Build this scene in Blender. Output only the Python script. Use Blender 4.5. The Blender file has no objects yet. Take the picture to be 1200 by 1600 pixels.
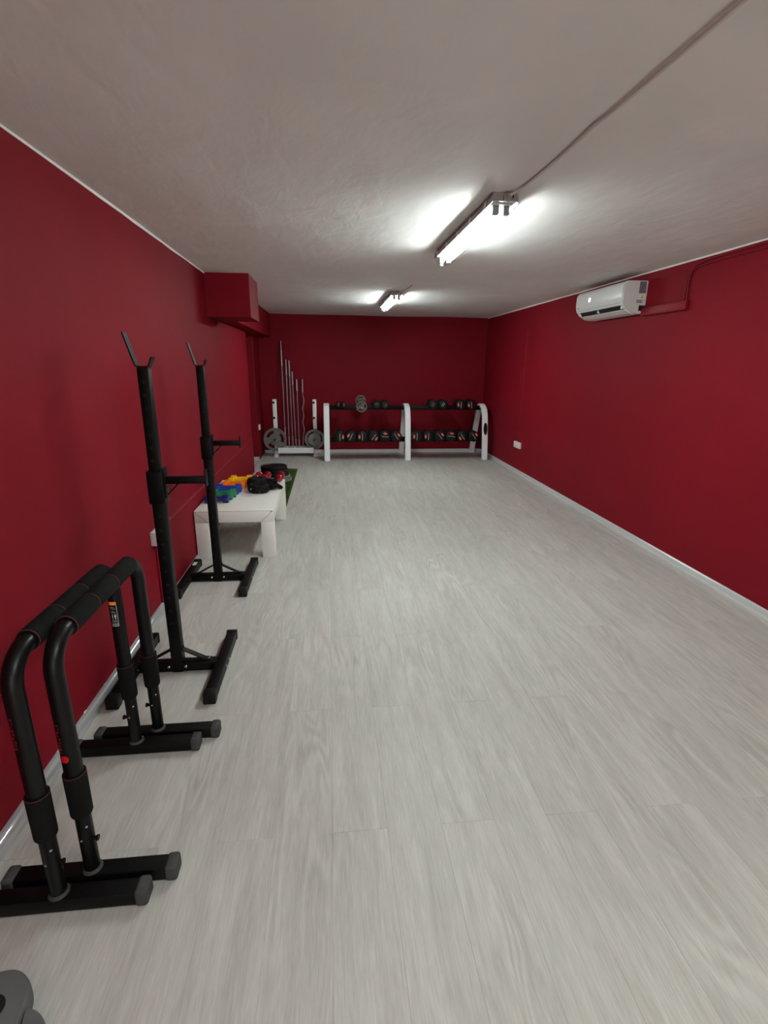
import bpy, bmesh, math, random
from mathutils import Vector, Matrix

# ------------------------------------------------------------------ camera, world, exposure
C = bpy.context.scene.collection
scene = bpy.context.scene
PI = math.pi

def make_camera():
    cd = bpy.data.cameras.new('camera')
    cd.sensor_fit = 'HORIZONTAL'
    cd.sensor_width = 36.0
    cd.lens = 790.0 / 1200.0 * 36.0
    cd.clip_start = 0.05
    co = bpy.data.objects.new('camera', cd)
    C.objects.link(co)
    right = Vector((0.99460137, -0.10330607, 0.00979639))
    fwd = Vector((0.10189362, 0.95439023, -0.28063674))
    up = Vector((0.0196419, 0.28011987, 0.95976406))
    m = Matrix((right, up, -fwd)).transposed().to_4x4()
    m.translation = Vector((0, 0, 1.46))
    co.matrix_world = m
    scene.camera = co

make_camera()

world = bpy.data.worlds.new('world')
scene.world = world
world.use_nodes = True
world.node_tree.nodes['Background'].inputs[0].default_value = (0.5, 0.5, 0.5, 1)
world.node_tree.nodes['Background'].inputs[1].default_value = 0.0

TUBE_STRENGTH = 128.0
TUBE_COLOR = (0.89, 1.0, 0.97)
scene.view_settings.view_transform = 'Standard'
scene.view_settings.look = 'None'
scene.view_settings.gamma = 1.0
scene.view_settings.use_curve_mapping = False
scene.view_settings.exposure = 0.24

# fill light added to lift the ceiling, in a made-up doorway behind the camera
fill_lamp = bpy.data.lights.new('added_fill_light', 'AREA')
fill_lamp.shape = 'RECTANGLE'; fill_lamp.size = 1.7; fill_lamp.size_y = 1.95
fill_lamp.energy = 34.0
fill_lamp.color = (1.0, 0.97, 0.93)
fill_obj = bpy.data.objects.new('added_fill_light', fill_lamp)
C.objects.link(fill_obj)
fill_obj.location = (0.80, -2.66, 1.02)
fill_obj.rotation_euler = (math.radians(90), 0, 0)

# room (metres): X across, Y along the room, Z up; the floor is z = 0
XL, XR = -1.054, 2.610
YF, YB = -2.60, 8.63
H = 2.203

# ------------------------------------------------------------------ materials
def srgb(r, g, b):
    f = lambda c: (c / 255 / 12.92) if c / 255 <= 0.04045 else ((c / 255 + 0.055) / 1.055) ** 2.4
    return (f(r), f(g), f(b), 1.0)

def nodes(name):
    m = bpy.data.materials.new(name)
    m.use_nodes = True
    nt = m.node_tree
    return m, nt, nt.nodes['Principled BSDF']

def mat(name, col, rough=0.5, metal=0.0, spec=0.5, noise=0.0, nscale=40.0, bump=0.0, bscale=200.0, emit=None, estr=0.0, coat=0.0):
    m, nt, b = nodes(name)
    col = tuple(col) if len(col) == 4 else tuple(col) + (1.0,)
    b.inputs['Base Color'].default_value = col
    b.inputs['Roughness'].default_value = rough
    b.inputs['Metallic'].default_value = metal
    b.inputs['Specular IOR Level'].default_value = spec
    b.inputs['Coat Weight'].default_value = coat
    tc = nt.nodes.new('ShaderNodeTexCoord')
    if noise > 0:
        n = nt.nodes.new('ShaderNodeTexNoise')
        n.inputs['Scale'].default_value = nscale
        n.inputs['Detail'].default_value = 3
        nt.links.new(tc.outputs['Object'], n.inputs['Vector'])
        mx = nt.nodes.new('ShaderNodeMix')
        mx.data_type = 'RGBA'
        mx.inputs[6].default_value = tuple(c * (1 - noise) for c in col[:3]) + (1,)
        mx.inputs[7].default_value = tuple(min(1, c * (1 + noise)) for c in col[:3]) + (1,)
        nt.links.new(n.outputs['Fac'], mx.inputs[0])
        nt.links.new(mx.outputs[2], b.inputs['Base Color'])
    if bump > 0:
        n2 = nt.nodes.new('ShaderNodeTexNoise')
        n2.inputs['Scale'].default_value = bscale
        n2.inputs['Detail'].default_value = 2
        nt.links.new(tc.outputs['Object'], n2.inputs['Vector'])
        bp = nt.nodes.new('ShaderNodeBump')
        bp.inputs['Strength'].default_value = bump
        bp.inputs['Distance'].default_value = 0.002
        nt.links.new(n2.outputs['Fac'], bp.inputs['Height'])
        nt.links.new(bp.outputs['Normal'], b.inputs['Normal'])
    if emit:
        b.inputs['Emission Color'].default_value = tuple(emit) + (1.0,)
        b.inputs['Emission Strength'].default_value = estr
    return m

def floor_material():
    m, nt, b = nodes('vinyl_oak')
    N, L = nt.nodes.new, nt.links.new
    tc = N('ShaderNodeTexCoord')
    oi = N('ShaderNodeObjectInfo')
    wn = N('ShaderNodeTexWhiteNoise'); wn.noise_dimensions = '1D'
    L(oi.outputs['Random'], wn.inputs['W'])
    off = N('ShaderNodeVectorMath'); off.operation = 'SCALE'; off.inputs['Scale'].default_value = 37.0
    L(wn.outputs['Color'], off.inputs[0])
    add = N('ShaderNodeVectorMath'); add.operation = 'ADD'
    L(tc.outputs['Object'], add.inputs[0]); L(off.outputs[0], add.inputs[1])
    # cathedral figure: rings of a very stretched field, distorted
    mp1 = N('ShaderNodeMapping'); mp1.inputs['Scale'].default_value = (7.5, 1.15, 1.0)
    L(add.outputs[0], mp1.inputs['Vector'])
    fld = N('ShaderNodeTexNoise'); fld.inputs['Scale'].default_value = 1.0; fld.inputs['Detail'].default_value = 1.5
    fld.inputs['Distortion'].default_value = 0.4
    L(mp1.outputs[0], fld.inputs['Vector'])
    mul = N('ShaderNodeMath'); mul.operation = 'MULTIPLY'; mul.inputs[1].default_value = 70.0
    L(fld.outputs['Fac'], mul.inputs[0])
    sn = N('ShaderNodeMath'); sn.operation = 'SINE'
    L(mul.outputs[0], sn.inputs[0])
    rr = N('ShaderNodeMapRange'); rr.inputs['From Min'].default_value = -1; rr.inputs['From Max'].default_value = 1
    L(sn.outputs[0], rr.inputs['Value'])
    # fine fibres
    mp2 = N('ShaderNodeMapping'); mp2.inputs['Scale'].default_value = (210.0, 13.0, 1.0)
    L(add.outputs[0], mp2.inputs['Vector'])
    fib = N('ShaderNodeTexNoise'); fib.inputs['Scale'].default_value = 1.0; fib.inputs['Detail'].default_value = 6; fib.inputs['Roughness'].default_value = 0.68
    L(mp2.outputs[0], fib.inputs['Vector'])
    # broad streaks
    mp3 = N('ShaderNodeMapping'); mp3.inputs['Scale'].default_value = (20.0, 1.9, 1.0)
    L(add.outputs[0], mp3.inputs['Vector'])
    brd = N('ShaderNodeTexNoise'); brd.inputs['Scale'].default_value = 1.0; brd.inputs['Detail'].default_value = 3
    L(mp3.outputs[0], brd.inputs['Vector'])
    def madd(a, k, c):
        x = N('ShaderNodeMath'); x.operation = 'MULTIPLY_ADD'
        L(a, x.inputs[0]); x.inputs[1].default_value = k
        if isinstance(c, float): x.inputs[2].default_value = c
        else: L(c, x.inputs[2])
        return x.outputs[0]
    # the figure shows strongest where a mask is high, so each plank has calm parts
    msk = N('ShaderNodeTexNoise'); msk.inputs['Scale'].default_value = 2.2
    L(add.outputs[0], msk.inputs['Vector'])
    mr = N('ShaderNodeMapRange'); mr.inputs['From Min'].default_value = 0.45; mr.inputs['From Max'].default_value = 0.66
    mr.inputs['To Min'].default_value = 0.02; mr.inputs['To Max'].default_value = 0.20
    L(msk.outputs['Fac'], mr.inputs['Value'])
    ctr = N('ShaderNodeMath'); ctr.operation = 'SUBTRACT'; ctr.inputs[1].default_value = 0.5
    L(rr.outputs['Result'], ctr.inputs[0])
    fig = N('ShaderNodeMath'); fig.operation = 'MULTIPLY'
    L(ctr.outputs[0], fig.inputs[0]); L(mr.outputs['Result'], fig.inputs[1])
    v = madd(fib.outputs['Fac'], 0.75, fig.outputs[0])
    v = madd(brd.outputs['Fac'], 0.55, v)
    v = madd(oi.outputs['Random'], 0.045, v)
    ramp = N('ShaderNodeValToRGB')
    ramp.color_ramp.elements[0].position = 0.50; ramp.color_ramp.elements[0].color = FLOOR_DARK
    ramp.color_ramp.elements[1].position = 1.25; ramp.color_ramp.elements[1].color = FLOOR_LIGHT
    sc = N('ShaderNodeMapRange'); sc.inputs['From Min'].default_value = 0.33; sc.inputs['From Max'].default_value = 0.99
    L(v, sc.inputs['Value'])
    ramp.color_ramp.elements[0].position = 0.0; ramp.color_ramp.elements[1].position = 1.0
    L(sc.outputs['Result'], ramp.inputs['Fac'])
    L(ramp.outputs['Color'], b.inputs['Base Color'])
    b.inputs['Roughness'].default_value = 0.48
    b.inputs['Specular IOR Level'].default_value = 0.4
    bp = N('ShaderNodeBump'); bp.inputs['Strength'].default_value = 0.12; bp.inputs['Distance'].default_value = 0.001
    L(v, bp.inputs['Height']); L(bp.outputs['Normal'], b.inputs['Normal'])
    return m

def plaster(name, c0, c1, rough, bump, spec=0.3):
    m, nt, b = nodes(name)
    N, L = nt.nodes.new, nt.links.new
    tc = N('ShaderNodeTexCoord')
    n1 = N('ShaderNodeTexNoise'); n1.inputs['Scale'].default_value = 1.6; n1.inputs['Detail'].default_value = 6; n1.inputs['Distortion'].default_value = 0.6
    n2 = N('ShaderNodeTexNoise'); n2.inputs['Scale'].default_value = 90; n2.inputs['Detail'].default_value = 2
    mp = N('ShaderNodeMapping'); mp.inputs['Scale'].default_value = (3.2, 1.6, 3.2); mp.inputs['Rotation'].default_value = (0, 0, 0.9)
    n3 = N('ShaderNodeTexNoise'); n3.inputs['Scale'].default_value = 2.2; n3.inputs['Detail'].default_value = 3; n3.inputs['Distortion'].default_value = 0.3
    L(tc.outputs['Object'], n1.inputs['Vector']); L(tc.outputs['Object'], n2.inputs['Vector'])
    L(tc.outputs['Object'], mp.inputs['Vector']); L(mp.outputs[0], n3.inputs['Vector'])
    mx = N('ShaderNodeMix'); mx.data_type = 'RGBA'
    mx.inputs[6].default_value = c0; mx.inputs[7].default_value = c1
    mr = N('ShaderNodeMapRange'); mr.inputs['From Min'].default_value = 0.35; mr.inputs['From Max'].default_value = 0.65
    L(n1.outputs['Fac'], mr.inputs['Value']); L(mr.outputs['Result'], mx.inputs[0])
    L(mx.outputs[2], b.inputs['Base Color'])
    b.inputs['Roughness'].default_value = rough
    b.inputs['Specular IOR Level'].default_value = spec
    b1 = N('ShaderNodeBump'); b1.inputs['Strength'].default_value = bump; b1.inputs['Distance'].default_value = 0.03
    L(n3.outputs['Fac'], b1.inputs['Height'])
    b2 = N('ShaderNodeBump'); b2.inputs['Strength'].default_value = 0.12; b2.inputs['Distance'].default_value = 0.002
    L(n2.outputs['Fac'], b2.inputs['Height']); L(b1.outputs['Normal'], b2.inputs['Normal'])
    L(b2.outputs['Normal'], b.inputs['Normal'])
    return m

FLOOR_DARK = srgb(163, 160, 153)
FLOOR_LIGHT = srgb(214, 212, 205)
M = {}
M['floor'] = floor_material()
M['subfloor'] = mat('joint_dark', srgb(105, 102, 97), 0.8)
M['ceiling'] = plaster('ceiling_paint', srgb(220, 217, 215), srgb(229, 226, 224), 0.75, 0.17)
M['wall'] = plaster('red_wall_paint', (0.178, 0.0034, 0.0102, 1), (0.192, 0.0038, 0.0114, 1), 0.62, 0.05, 0.12)
M['front_wall'] = plaster('white_wall_paint', srgb(225, 222, 216), srgb(232, 229, 224), 0.7, 0.05)
M['trunk_red'] = mat('red_painted_plastic', (0.190, 0.0054, 0.0130), 0.5, spec=0.2)
M['pvc'] = mat('white_pvc', srgb(205, 206, 207), 0.16)
M['pvc_grey'] = mat('silver_grey_pvc', srgb(188, 190, 192), 0.14, 0.35, coat=0.5)
M['white_metal'] = mat('white_powder_coat', srgb(243, 246, 247), 0.35)
M['black_metal'] = mat('black_powder_coat', (0.0022, 0.0022, 0.0024), 0.45, spec=0.16, bump=0.1, bscale=600)
M['black_steel'] = mat('black_satin_steel', (0.0028, 0.0028, 0.003), 0.36, spec=0.22)
M['foam'] = mat('black_foam', (0.0045, 0.0045, 0.0045), 0.85, spec=0.15, bump=0.4, bscale=900)
M['rubber_black'] = mat('black_rubber', (0.003, 0.003, 0.0032), 0.5, spec=0.25)
M['rubber_grey'] = mat('grey_rubber_cap', (0.040, 0.039, 0.038), 0.75, noise=0.4, nscale=60)
M['grey_foam'] = mat('dark_grey_foam', (0.100, 0.101, 0.100), 0.8, bump=0.3, bscale=500)
M['hole'] = mat('hole_black', (0.002, 0.002, 0.002), 0.9)
M['chrome'] = mat('chrome', (0.62, 0.62, 0.63), 0.18, 1.0)
M['bar_sleeve'] = mat('worn_chrome_sleeve', (0.36, 0.35, 0.36), 0.32, 1.0)
M['steel'] = mat('brushed_steel', (0.25, 0.24, 0.245), 0.4, 1.0)
M['iron_grey'] = mat('grey_hammered_iron', (0.17, 0.17, 0.162), 0.5, 0.25, bump=0.4, bscale=150)
M['red_seam'] = mat('red_stitch', srgb(92, 26, 28), 0.7)
M['red_mark'] = mat('red_print', srgb(200, 10, 20), 0.5)
M['red_mark_dull'] = mat('dull_red_print', srgb(120, 16, 24), 0.5)
M['orange_mark'] = mat('orange_print', srgb(245, 150, 60), 0.5)
M['white_mark'] = mat('white_print', srgb(215, 215, 210), 0.5)
M['table_white'] = mat('white_laminate', srgb(240, 239, 233), 0.4, noise=0.02, nscale=12)
M['line'] = mat('joint_grey', srgb(120, 118, 112), 0.8)
M['blue'] = mat('blue_vinyl', srgb(16, 58, 150), 0.35)
M['navy'] = mat('navy_vinyl', srgb(24, 28, 108), 0.35)
M['green'] = mat('green_vinyl', srgb(20, 120, 78), 0.35)
M['orange'] = mat('orange_vinyl', srgb(246, 120, 8), 0.35)
M['yellow'] = mat('yellow_vinyl', srgb(246, 190, 8), 0.35)
M['red_gloss'] = mat('glossy_red_vinyl', srgb(142, 8, 18), 0.10, coat=0.6)
M['strap'] = mat('black_webbing', (0.003, 0.003, 0.0034), 0.7, spec=0.2, bump=0.3, bscale=400)
M['badge_red'] = mat('coral_print', srgb(236, 104, 90), 0.5)
M['stripe'] = mat('silver_print', srgb(165, 170, 168), 0.4)
M['stripe_tan'] = mat('tan_print', srgb(150, 112, 76), 0.5)
M['ac_white'] = mat('white_glossy_plastic', srgb(226, 228, 226), 0.22)
M['ac_side'] = mat('white_side_plastic', srgb(208, 204, 202), 0.4)
M['label_grey'] = mat('grey_label_print', srgb(112, 100, 108), 0.5)
M['label_yellow'] = mat('ochre_label_print', srgb(190, 165, 80), 0.5)
M['display'] = mat('lit_display', srgb(200, 200, 255), 0.3, emit=(0.75, 0.75, 1.0), estr=1.6)
M['fixture_grey'] = mat('grey_fixture_plastic', srgb(150, 146, 143), 0.5)
M['reflector'] = mat('white_reflector', srgb(225, 228, 228), 0.4)
M['holder'] = mat('lamp_holder_grey', srgb(128, 132, 134), 0.5)
M['tube'] = mat('fluorescent_tube', (0.9, 0.9, 0.9, 1), 0.4, emit=TUBE_COLOR, estr=TUBE_STRENGTH)
M['tube_aged'] = mat('fluorescent_tube_aged', (0.9, 0.9, 0.9, 1), 0.4, emit=TUBE_COLOR, estr=TUBE_STRENGTH * 1.0)
M['cable'] = mat('cable_greyed', srgb(205, 200, 196), 0.6)
M['socket'] = mat('white_socket', srgb(226, 220, 220), 0.35)
M['turf'] = mat('turf_green', srgb(74, 108, 38), 0.9, noise=0.4, nscale=50)
M['turf_base'] = mat('turf_backing', srgb(30, 48, 18), 0.95)

def cover_material():
    m = bpy.data.materials.new('clear_ribbed_cover')
    m.use_nodes = True
    nt = m.node_tree
    nt.nodes.clear()
    out = nt.nodes.new('ShaderNodeOutputMaterial')
    tr = nt.nodes.new('ShaderNodeBsdfTransparent'); tr.inputs[0].default_value = (0.93, 0.95, 0.95, 1)
    gl = nt.nodes.new('ShaderNodeBsdfGlossy'); gl.inputs['Roughness'].default_value = 0.15
    mx = nt.nodes.new('ShaderNodeMixShader'); mx.inputs[0].default_value = 0.09
    nt.links.new(tr.outputs[0], mx.inputs[1]); nt.links.new(gl.outputs[0], mx.inputs[2])
    nt.links.new(mx.outputs[0], out.inputs['Surface'])
    return m
M['cover'] = cover_material()

# ------------------------------------------------------------------ mesh helpers
class MB:
    """collects shapes that become ONE mesh object"""
    def __init__(self):
        self.bm = bmesh.new()
    def _merge(self, other, mtx=None):
        if mtx is not None: other.transform(mtx)
        me = bpy.data.meshes.new('tmp')
        other.to_mesh(me); other.free()
        self.bm.from_mesh(me)
        bpy.data.meshes.remove(me)
    def box(self, x0, x1, y0, y1, z0, z1, bevel=0.0, seg=2, mtx=None):
        b = bmesh.new()
        bmesh.ops.create_cube(b, size=1.0)
        bmesh.ops.transform(b, matrix=Matrix.Translation(((x0 + x1) / 2, (y0 + y1) / 2, (z0 + z1) / 2)) @ Matrix.Diagonal((x1 - x0, y1 - y0, z1 - z0, 1)), verts=b.verts)
        if bevel > 0:
            bmesh.ops.bevel(b, geom=list(b.edges), offset=bevel, segments=seg, profile=0.5, affect='EDGES')
        self._merge(b, mtx)
        return self
    def loft(self, rings, cap=True, closed_ring=True):
        b = self.bm
        vs = [[b.verts.new(p) for p in r] for r in rings]
        n = len(vs[0])
        for i in range(len(vs) - 1):
            for j in range(n if closed_ring else n - 1):
                k = (j + 1) % n
                f = b.faces.new((vs[i][j], vs[i][k], vs[i + 1][k], vs[i + 1][j]))
        if cap:
            b.faces.new(list(reversed(vs[0]))); b.faces.new(vs[-1])
        return self
    def tube(self, pts, r, n=14, cap=True, rs=None):
        pts = [Vector(p) for p in pts]
        rings = []
        t = (pts[1] - pts[0]).normalized()
        ref = Vector((0, 0, 1)) if abs(t.z) < 0.9 else Vector((1, 0, 0))
        u = t.cross(ref).normalized()
        for i, p in enumerate(pts):
            if i == 0: t = pts[1] - pts[0]
            elif i == len(pts) - 1: t = pts[-1] - pts[-2]
            else: t = (pts[i + 1] - pts[i]).normalized() + (pts[i] - pts[i - 1]).normalized()
            t.normalize()
            u = (u - t * u.dot(t)).normalized()
            w = t.cross(u)
            rad = rs[i] if rs else r
            rings.append([p + (u * math.cos(a) + w * math.sin(a)) * rad for a in [2 * PI * k / n for k in range(n)]])
        return self.loft(rings, cap)
    def cyl(self, p0, p1, r, n=16, r2=None):
        return self.tube([p0, p1], r, n, rs=[r, r if r2 is None else r2])
    def lathe(self, prof, origin=(0, 0, 0), axis='Z', n=24, phase=0.0):
        """prof: list of (radius, height); closed with caps"""
        o = Vector(origin)
        def P(r, h, a):
            c, s = r * math.cos(a), r * math.sin(a)
            return o + (Vector((c, s, h)) if axis == 'Z' else Vector((c, h, s)) if axis == 'Y' else Vector((h, c, s)))
        rings = [[P(max(r, 1e-5), h, phase + 2 * PI * k / n) for k in range(n)] for r, h in prof]
        return self.loft(rings, True)
    def ring(self, prof, origin=(0, 0, 0), axis='Z', n=24):
        """like lathe, but prof is a closed loop: a ring with an open middle"""
        o = Vector(origin)
        def P(r, h, a):
            c, s = r * math.cos(a), r * math.sin(a)
            return o + (Vector((c, s, h)) if axis == 'Z' else Vector((c, h, s)) if axis == 'Y' else Vector((h, c, s)))
        return self.loft([[P(r, h, 2 * PI * k / n) for k in range(n)] for r, h in list(prof) + [prof[0]]], False)
    def strip(self, pts, width_vec, thick_vec):
        """a bar of rectangular section that follows pts (mid line)"""
        w, t = Vector(width_vec) / 2, None
        rings = []
        pts = [Vector(p) for p in pts]
        for i, p in enumerate(pts):
            a = pts[min(i + 1, len(pts) - 1)] - pts[max(i - 1, 0)]
            nrm = a.cross(Vector(width_vec)).normalized() * thick_vec / 2
            rings.append([p - w - nrm, p + w - nrm, p + w + nrm, p - w + nrm])
        return self.loft(rings, True)
    def prism(self, poly, axis, a0, a1):
        """poly 2-D outline extruded along axis: X -> (y,z), Y -> (x,z), Z -> (x,y)"""
        def P(p, h):
            return Vector((h, p[0], p[1])) if axis == 'X' else Vector((p[0], h, p[1])) if axis == 'Y' else Vector((p[0], p[1], h))
        return self.loft([[P(p, a0) for p in poly], [P(p, a1) for p in poly]], True)
    def done(self, name, material, parent=None, smooth=True, bevel=0.0):
        bm = self.bm
        if bevel > 0:
            es = [e for e in bm.edges if len(e.link_faces) == 2 and e.calc_face_angle(0) > 0.6]
            bmesh.ops.bevel(bm, geom=es, offset=bevel, segments=2, profile=0.5, affect='EDGES')
        bmesh.ops.recalc_face_normals(bm, faces=bm.faces)
        for f in bm.faces: f.smooth = smooth
        if smooth:
            for e in bm.edges:
                if len(e.link_faces) == 2 and e.calc_face_angle(0) > 0.65: e.smooth = False
        me = bpy.data.meshes.new(name)
        bm.to_mesh(me); bm.free()
        me.materials.append(M[material] if isinstance(material, str) else material)
        o = bpy.data.objects.new(name, me)
        C.objects.link(o)
        if parent: o.parent = parent
        return o

def thing(name, label, cat, loc=(0, 0, 0), rotz=0.0, group=None):
    o = bpy.data.objects.new(name, None)
    o.empty_display_size = 0.1
    C.objects.link(o)
    o.location = loc; o.rotation_euler = (0, 0, rotz)
    tag(o, label, cat, group)
    return o

def tag(o, label, cat, group=None):
    o['label'] = label; o['category'] = cat
    if group: o['group'] = group
    return o

def struct(o):
    o['kind'] = 'structure'
    return o

def dup(root, loc, label, group=None, rot=None):
    r = root.copy(); C.objects.link(r); r.location = loc
    if rot is not None: r.rotation_euler = rot
    r['label'] = label
    if group: r['group'] = group
    for ch in list(root.children):
        c = ch.copy(); C.objects.link(c); c.parent = r
        for g in list(ch.children):
            d = g.copy(); C.objects.link(d); d.parent = c
    return r

def arc(cx, cy, r, a0, a1, n):
    return [(cx + r * math.cos(a0 + (a1 - a0) * i / n), cy + r * math.sin(a0 + (a1 - a0) * i / n)) for i in range(n + 1)]

# ------------------------------------------------------------------ the room
rnd = random.Random(4)
floor = struct(MB().box(-1.75, XR + 0.1, YF - 0.1, YB + 0.1, -0.10, -0.005).done('floor', 'subfloor', smooth=False))

def planks():
    PW, PL, GAP, T = 0.18, 1.227, 0.0003, 0.005
    cache = {}
    def mesh(w, l):
        k = (round(w, 3), round(l, 3))
        if k not in cache:
            c = 0.0004
            hx, hy = w / 2 - GAP / 2, l / 2 - GAP / 2
            v = [(-hx, -hy, -T), (hx, -hy, -T), (hx, hy, -T), (-hx, hy, -T),
                 (-hx, -hy, -c), (hx, -hy, -c), (hx, hy, -c), (-hx, hy, -c),
                 (-hx + c, -hy + c, 0), (hx - c, -hy + c, 0), (hx - c, hy - c, 0), (-hx + c, hy - c, 0)]
            f = [(8, 9, 10, 11)]
            for i in range(4):
                j = (i + 1) % 4
                f += [(i, j, j + 4, i + 4), (i + 4, j + 4, j + 8, i + 8)]
            me = bpy.data.meshes.new('plank')
            me.from_pydata(v, [], f); me.materials.append(M['floor'])
            cache[k] = me
        return cache[k]
    for k in range(-10, 15):
        x0, x1 = -0.02 + k * PW, -0.02 + (k + 1) * PW
        x0, x1 = max(x0, -1.70), min(x1, XR)
        if x1 - x0 < 0.01: continue
        base = 1.29 if k % 2 == 0 else 1.29 + PL / 2
        n0 = math.floor((YF - base) / PL)
        n = n0
        while base + n * PL < YB:
            y0, y1 = max(base + n * PL, YF), min(base + (n + 1) * PL, YB)
            n += 1
            if y1 - y0 < 0.01: continue
            if x1 <= XL - 0.02 and y1 < 6.9: continue      # under the solid left wall
            o = bpy.data.objects.new('plank', mesh(x1 - x0, y1 - y0))
            C.objects.link(o); o.parent = floor
            o.location = ((x0 + x1) / 2, (y0 + y1) / 2, 0)
planks()

def ceiling_mesh():
    # slab whose underside is slightly uneven, like hand-laid plaster
    mb = MB()
    nx, ny = 36, 90
    x0, x1, y0, y1 = -1.75, XR + 0.1, YF - 0.1, YB + 0.1
    b = mb.bm
    def hz(x, y):
        return H + 0.004 * math.sin(1.9 * x + 0.7 * y) * math.sin(1.3 * y - 0.6 * x) + 0.003 * math.sin(4.1 * x - 2.3 * y + 1.0)
    low = [[b.verts.new((x0 + (x1 - x0) * i / nx, y0 + (y1 - y0) * j / ny, hz(x0 + (x1 - x0) * i / nx, y0 + (y1 - y0) * j / ny))) for j in range(ny + 1)] for i in range(nx + 1)]
    for i in range(nx):
        for j in range(ny):
            b.faces.new((low[i][j], low[i][j + 1], low[i + 1][j + 1], low[i + 1][j]))
    mb.box(x0, x1, y0, y1, H + 0.02, H + 0.15)
    return mb.done('ceiling', 'ceiling')
ceiling = struct(ceiling_mesh())

wl = MB()
wl.box(XL - 0.65, XL, YF - 0.1, 6.97, -0.005, H + 0.02)          # the near, flush part
wl.box(XL - 0.75, XL - 0.65, 6.97, YB, -0.005, H + 0.02)         # back of the recess
wall_left = struct(wl.done('wall_left', 'wall', smooth=False))
pier = MB().box(-1.704, -1.110, 7.97, YB, 0.0, 1.86).done('pier', 'wall', wall_left, smooth=False, bevel=0.012)
# low plaster step along the foot of the left wall
stp = MB().prism([(XL - 0.01, -0.002), (XL + 0.010, -0.002), (XL + 0.010, 0.476), (XL, 0.488), (XL - 0.01, 0.488)], 'Y', 2.95, 6.95)
stp.done('plinth', 'wall', wall_left, smooth=False)
for cy, cw, ch, sd in ((1.93, 0.030, 0.013, 1), (2.12, 0.022, 0.010, 2), (1.70, 0.020, 0.008, 3)):
    r = random.Random(sd)
    up_ = [(cy + cw * (k / 6 - 0.5), 0.036 + ch * (0.4 + 0.6 * r.random()) * math.sin(PI * (k + 0.5) / 7)) for k in range(7)]
    MB().prism([(cy + cw / 2, 0.030), (cy - cw / 2, 0.030)] + up_, 'X', XL - 0.001, XL + 0.003).done('plaster_chip', 'front_wall', wall_left, smooth=False)
wall_right = struct(MB().box(XR, XR + 0.1, YF - 0.1, YB + 0.1, -0.005, H + 0.02).done('wall_right', 'wall', smooth=False))
wall_back = struct(MB().box(XL - 0.65, XR, YB, YB + 0.1, -0.005, H + 0.02).done('wall_back', 'wall', smooth=False))
wf = MB()
wf.box(XL, -0.05, YF - 0.1, YF, -0.005, H + 0.02)
wf.box(1.65, XR, YF - 0.1, YF, -0.005, H + 0.02)
wf.box(-0.05, 1.65, YF - 0.1, YF, 2.0, H + 0.02)  # the gap below is an invented opening for the fill light
wall_front = struct(wf.done('wall_front', 'front_wall', smooth=False))
df = MB()
for a, b_, c0, c1 in ((-0.05, 0.0, 0.0, 2.0), (1.60, 1.65, 0.0, 2.0), (0.0, 1.60, 1.95, 2.0)):
    df.box(a, b_, YF - 0.08, YF + 0.012, c0, c1, 0.004)
struct(df.done('added_door_1', 'white_metal'))  # frame of the unseen doorway, added to go with the fill light
# boxed-in beam and duct under the ceiling at the left
MB().box(XL - 0.01, -0.680, 4.874, 5.42, 1.846, H + 0.01).done('soffit', 'wall', ceiling, smooth=False, bevel=0.004)
MB().box(-1.704, -0.920, 5.42, YB, 1.858, H + 0.01).done('soffit', 'wall', ceiling, smooth=False, bevel=0.004)

# wavy lip of ceiling paint carried onto the walls
def paint_lip(name, x, side, y0, y1, seed):
    mb = MB(); r = random.Random(seed)
    n = 46
    rings = []
    for i in range(n + 1):
        y = y0 + (y1 - y0) * i / n
        d = 0.009 + 0.004 * r.random()
        t = 0.004
        rings.append([(x, y, H + 0.012), (x, y, H - d), (x + side * t * 0.6, y, H - d + 0.001), (x + side * (t + 0.005), y, H + 0.012)])
    mb.loft(rings)
    return struct(mb.done(name, 'ceiling'))
paint_lip('trim_1', XL - 0.0005, 1, YF, 4.872, 1)
paint_lip('trim_2', XR + 0.0005, -1, YF, YB, 2)

# skirtings
def skirting(name, prof, axis, a0, a1, m='pvc'):
    return struct(MB().prism(prof, axis, a0, a1).done(name, m))
qr = lambda s, x, r: [(x, 0.0)] + [(x + s * (r * math.cos(a)), 0.003 + (r + 0.006) * math.sin(a)) for a in [PI / 2 * i / 7 for i in range(8)]]
skirting('baseboard_left', qr(1, XL + 0.0, 0.032), 'Y', YF, 2.95, 'pvc_grey')
skirting('baseboard_left_far', qr(1, XL + 0.010, 0.026), 'Y', 2.95, 6.97, 'pvc_grey')
skirting('baseboard_right', [(XR, 0.0), (XR - 0.016, 0.0), (XR - 0.016, 0.012), (XR - 0.011, 0.014), (XR - 0.012, 0.046), (XR - 0.007, 0.052), (XR, 0.053)], 'Y', YF, YB)
skirting('baseboard_back', [(YB, 0.0), (YB - 0.014, 0.0), (YB - 0.013, 0.047), (YB - 0.007, 0.053), (YB, 0.054)], 'X', -1.108, XR - 0.017)
skirting('baseboard_pier', [(7.97, 0.0), (7.956, 0.0), (7.957, 0.047), (7.963, 0.053), (7.97, 0.054)], 'X', -1.70, -1.112)

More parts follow.
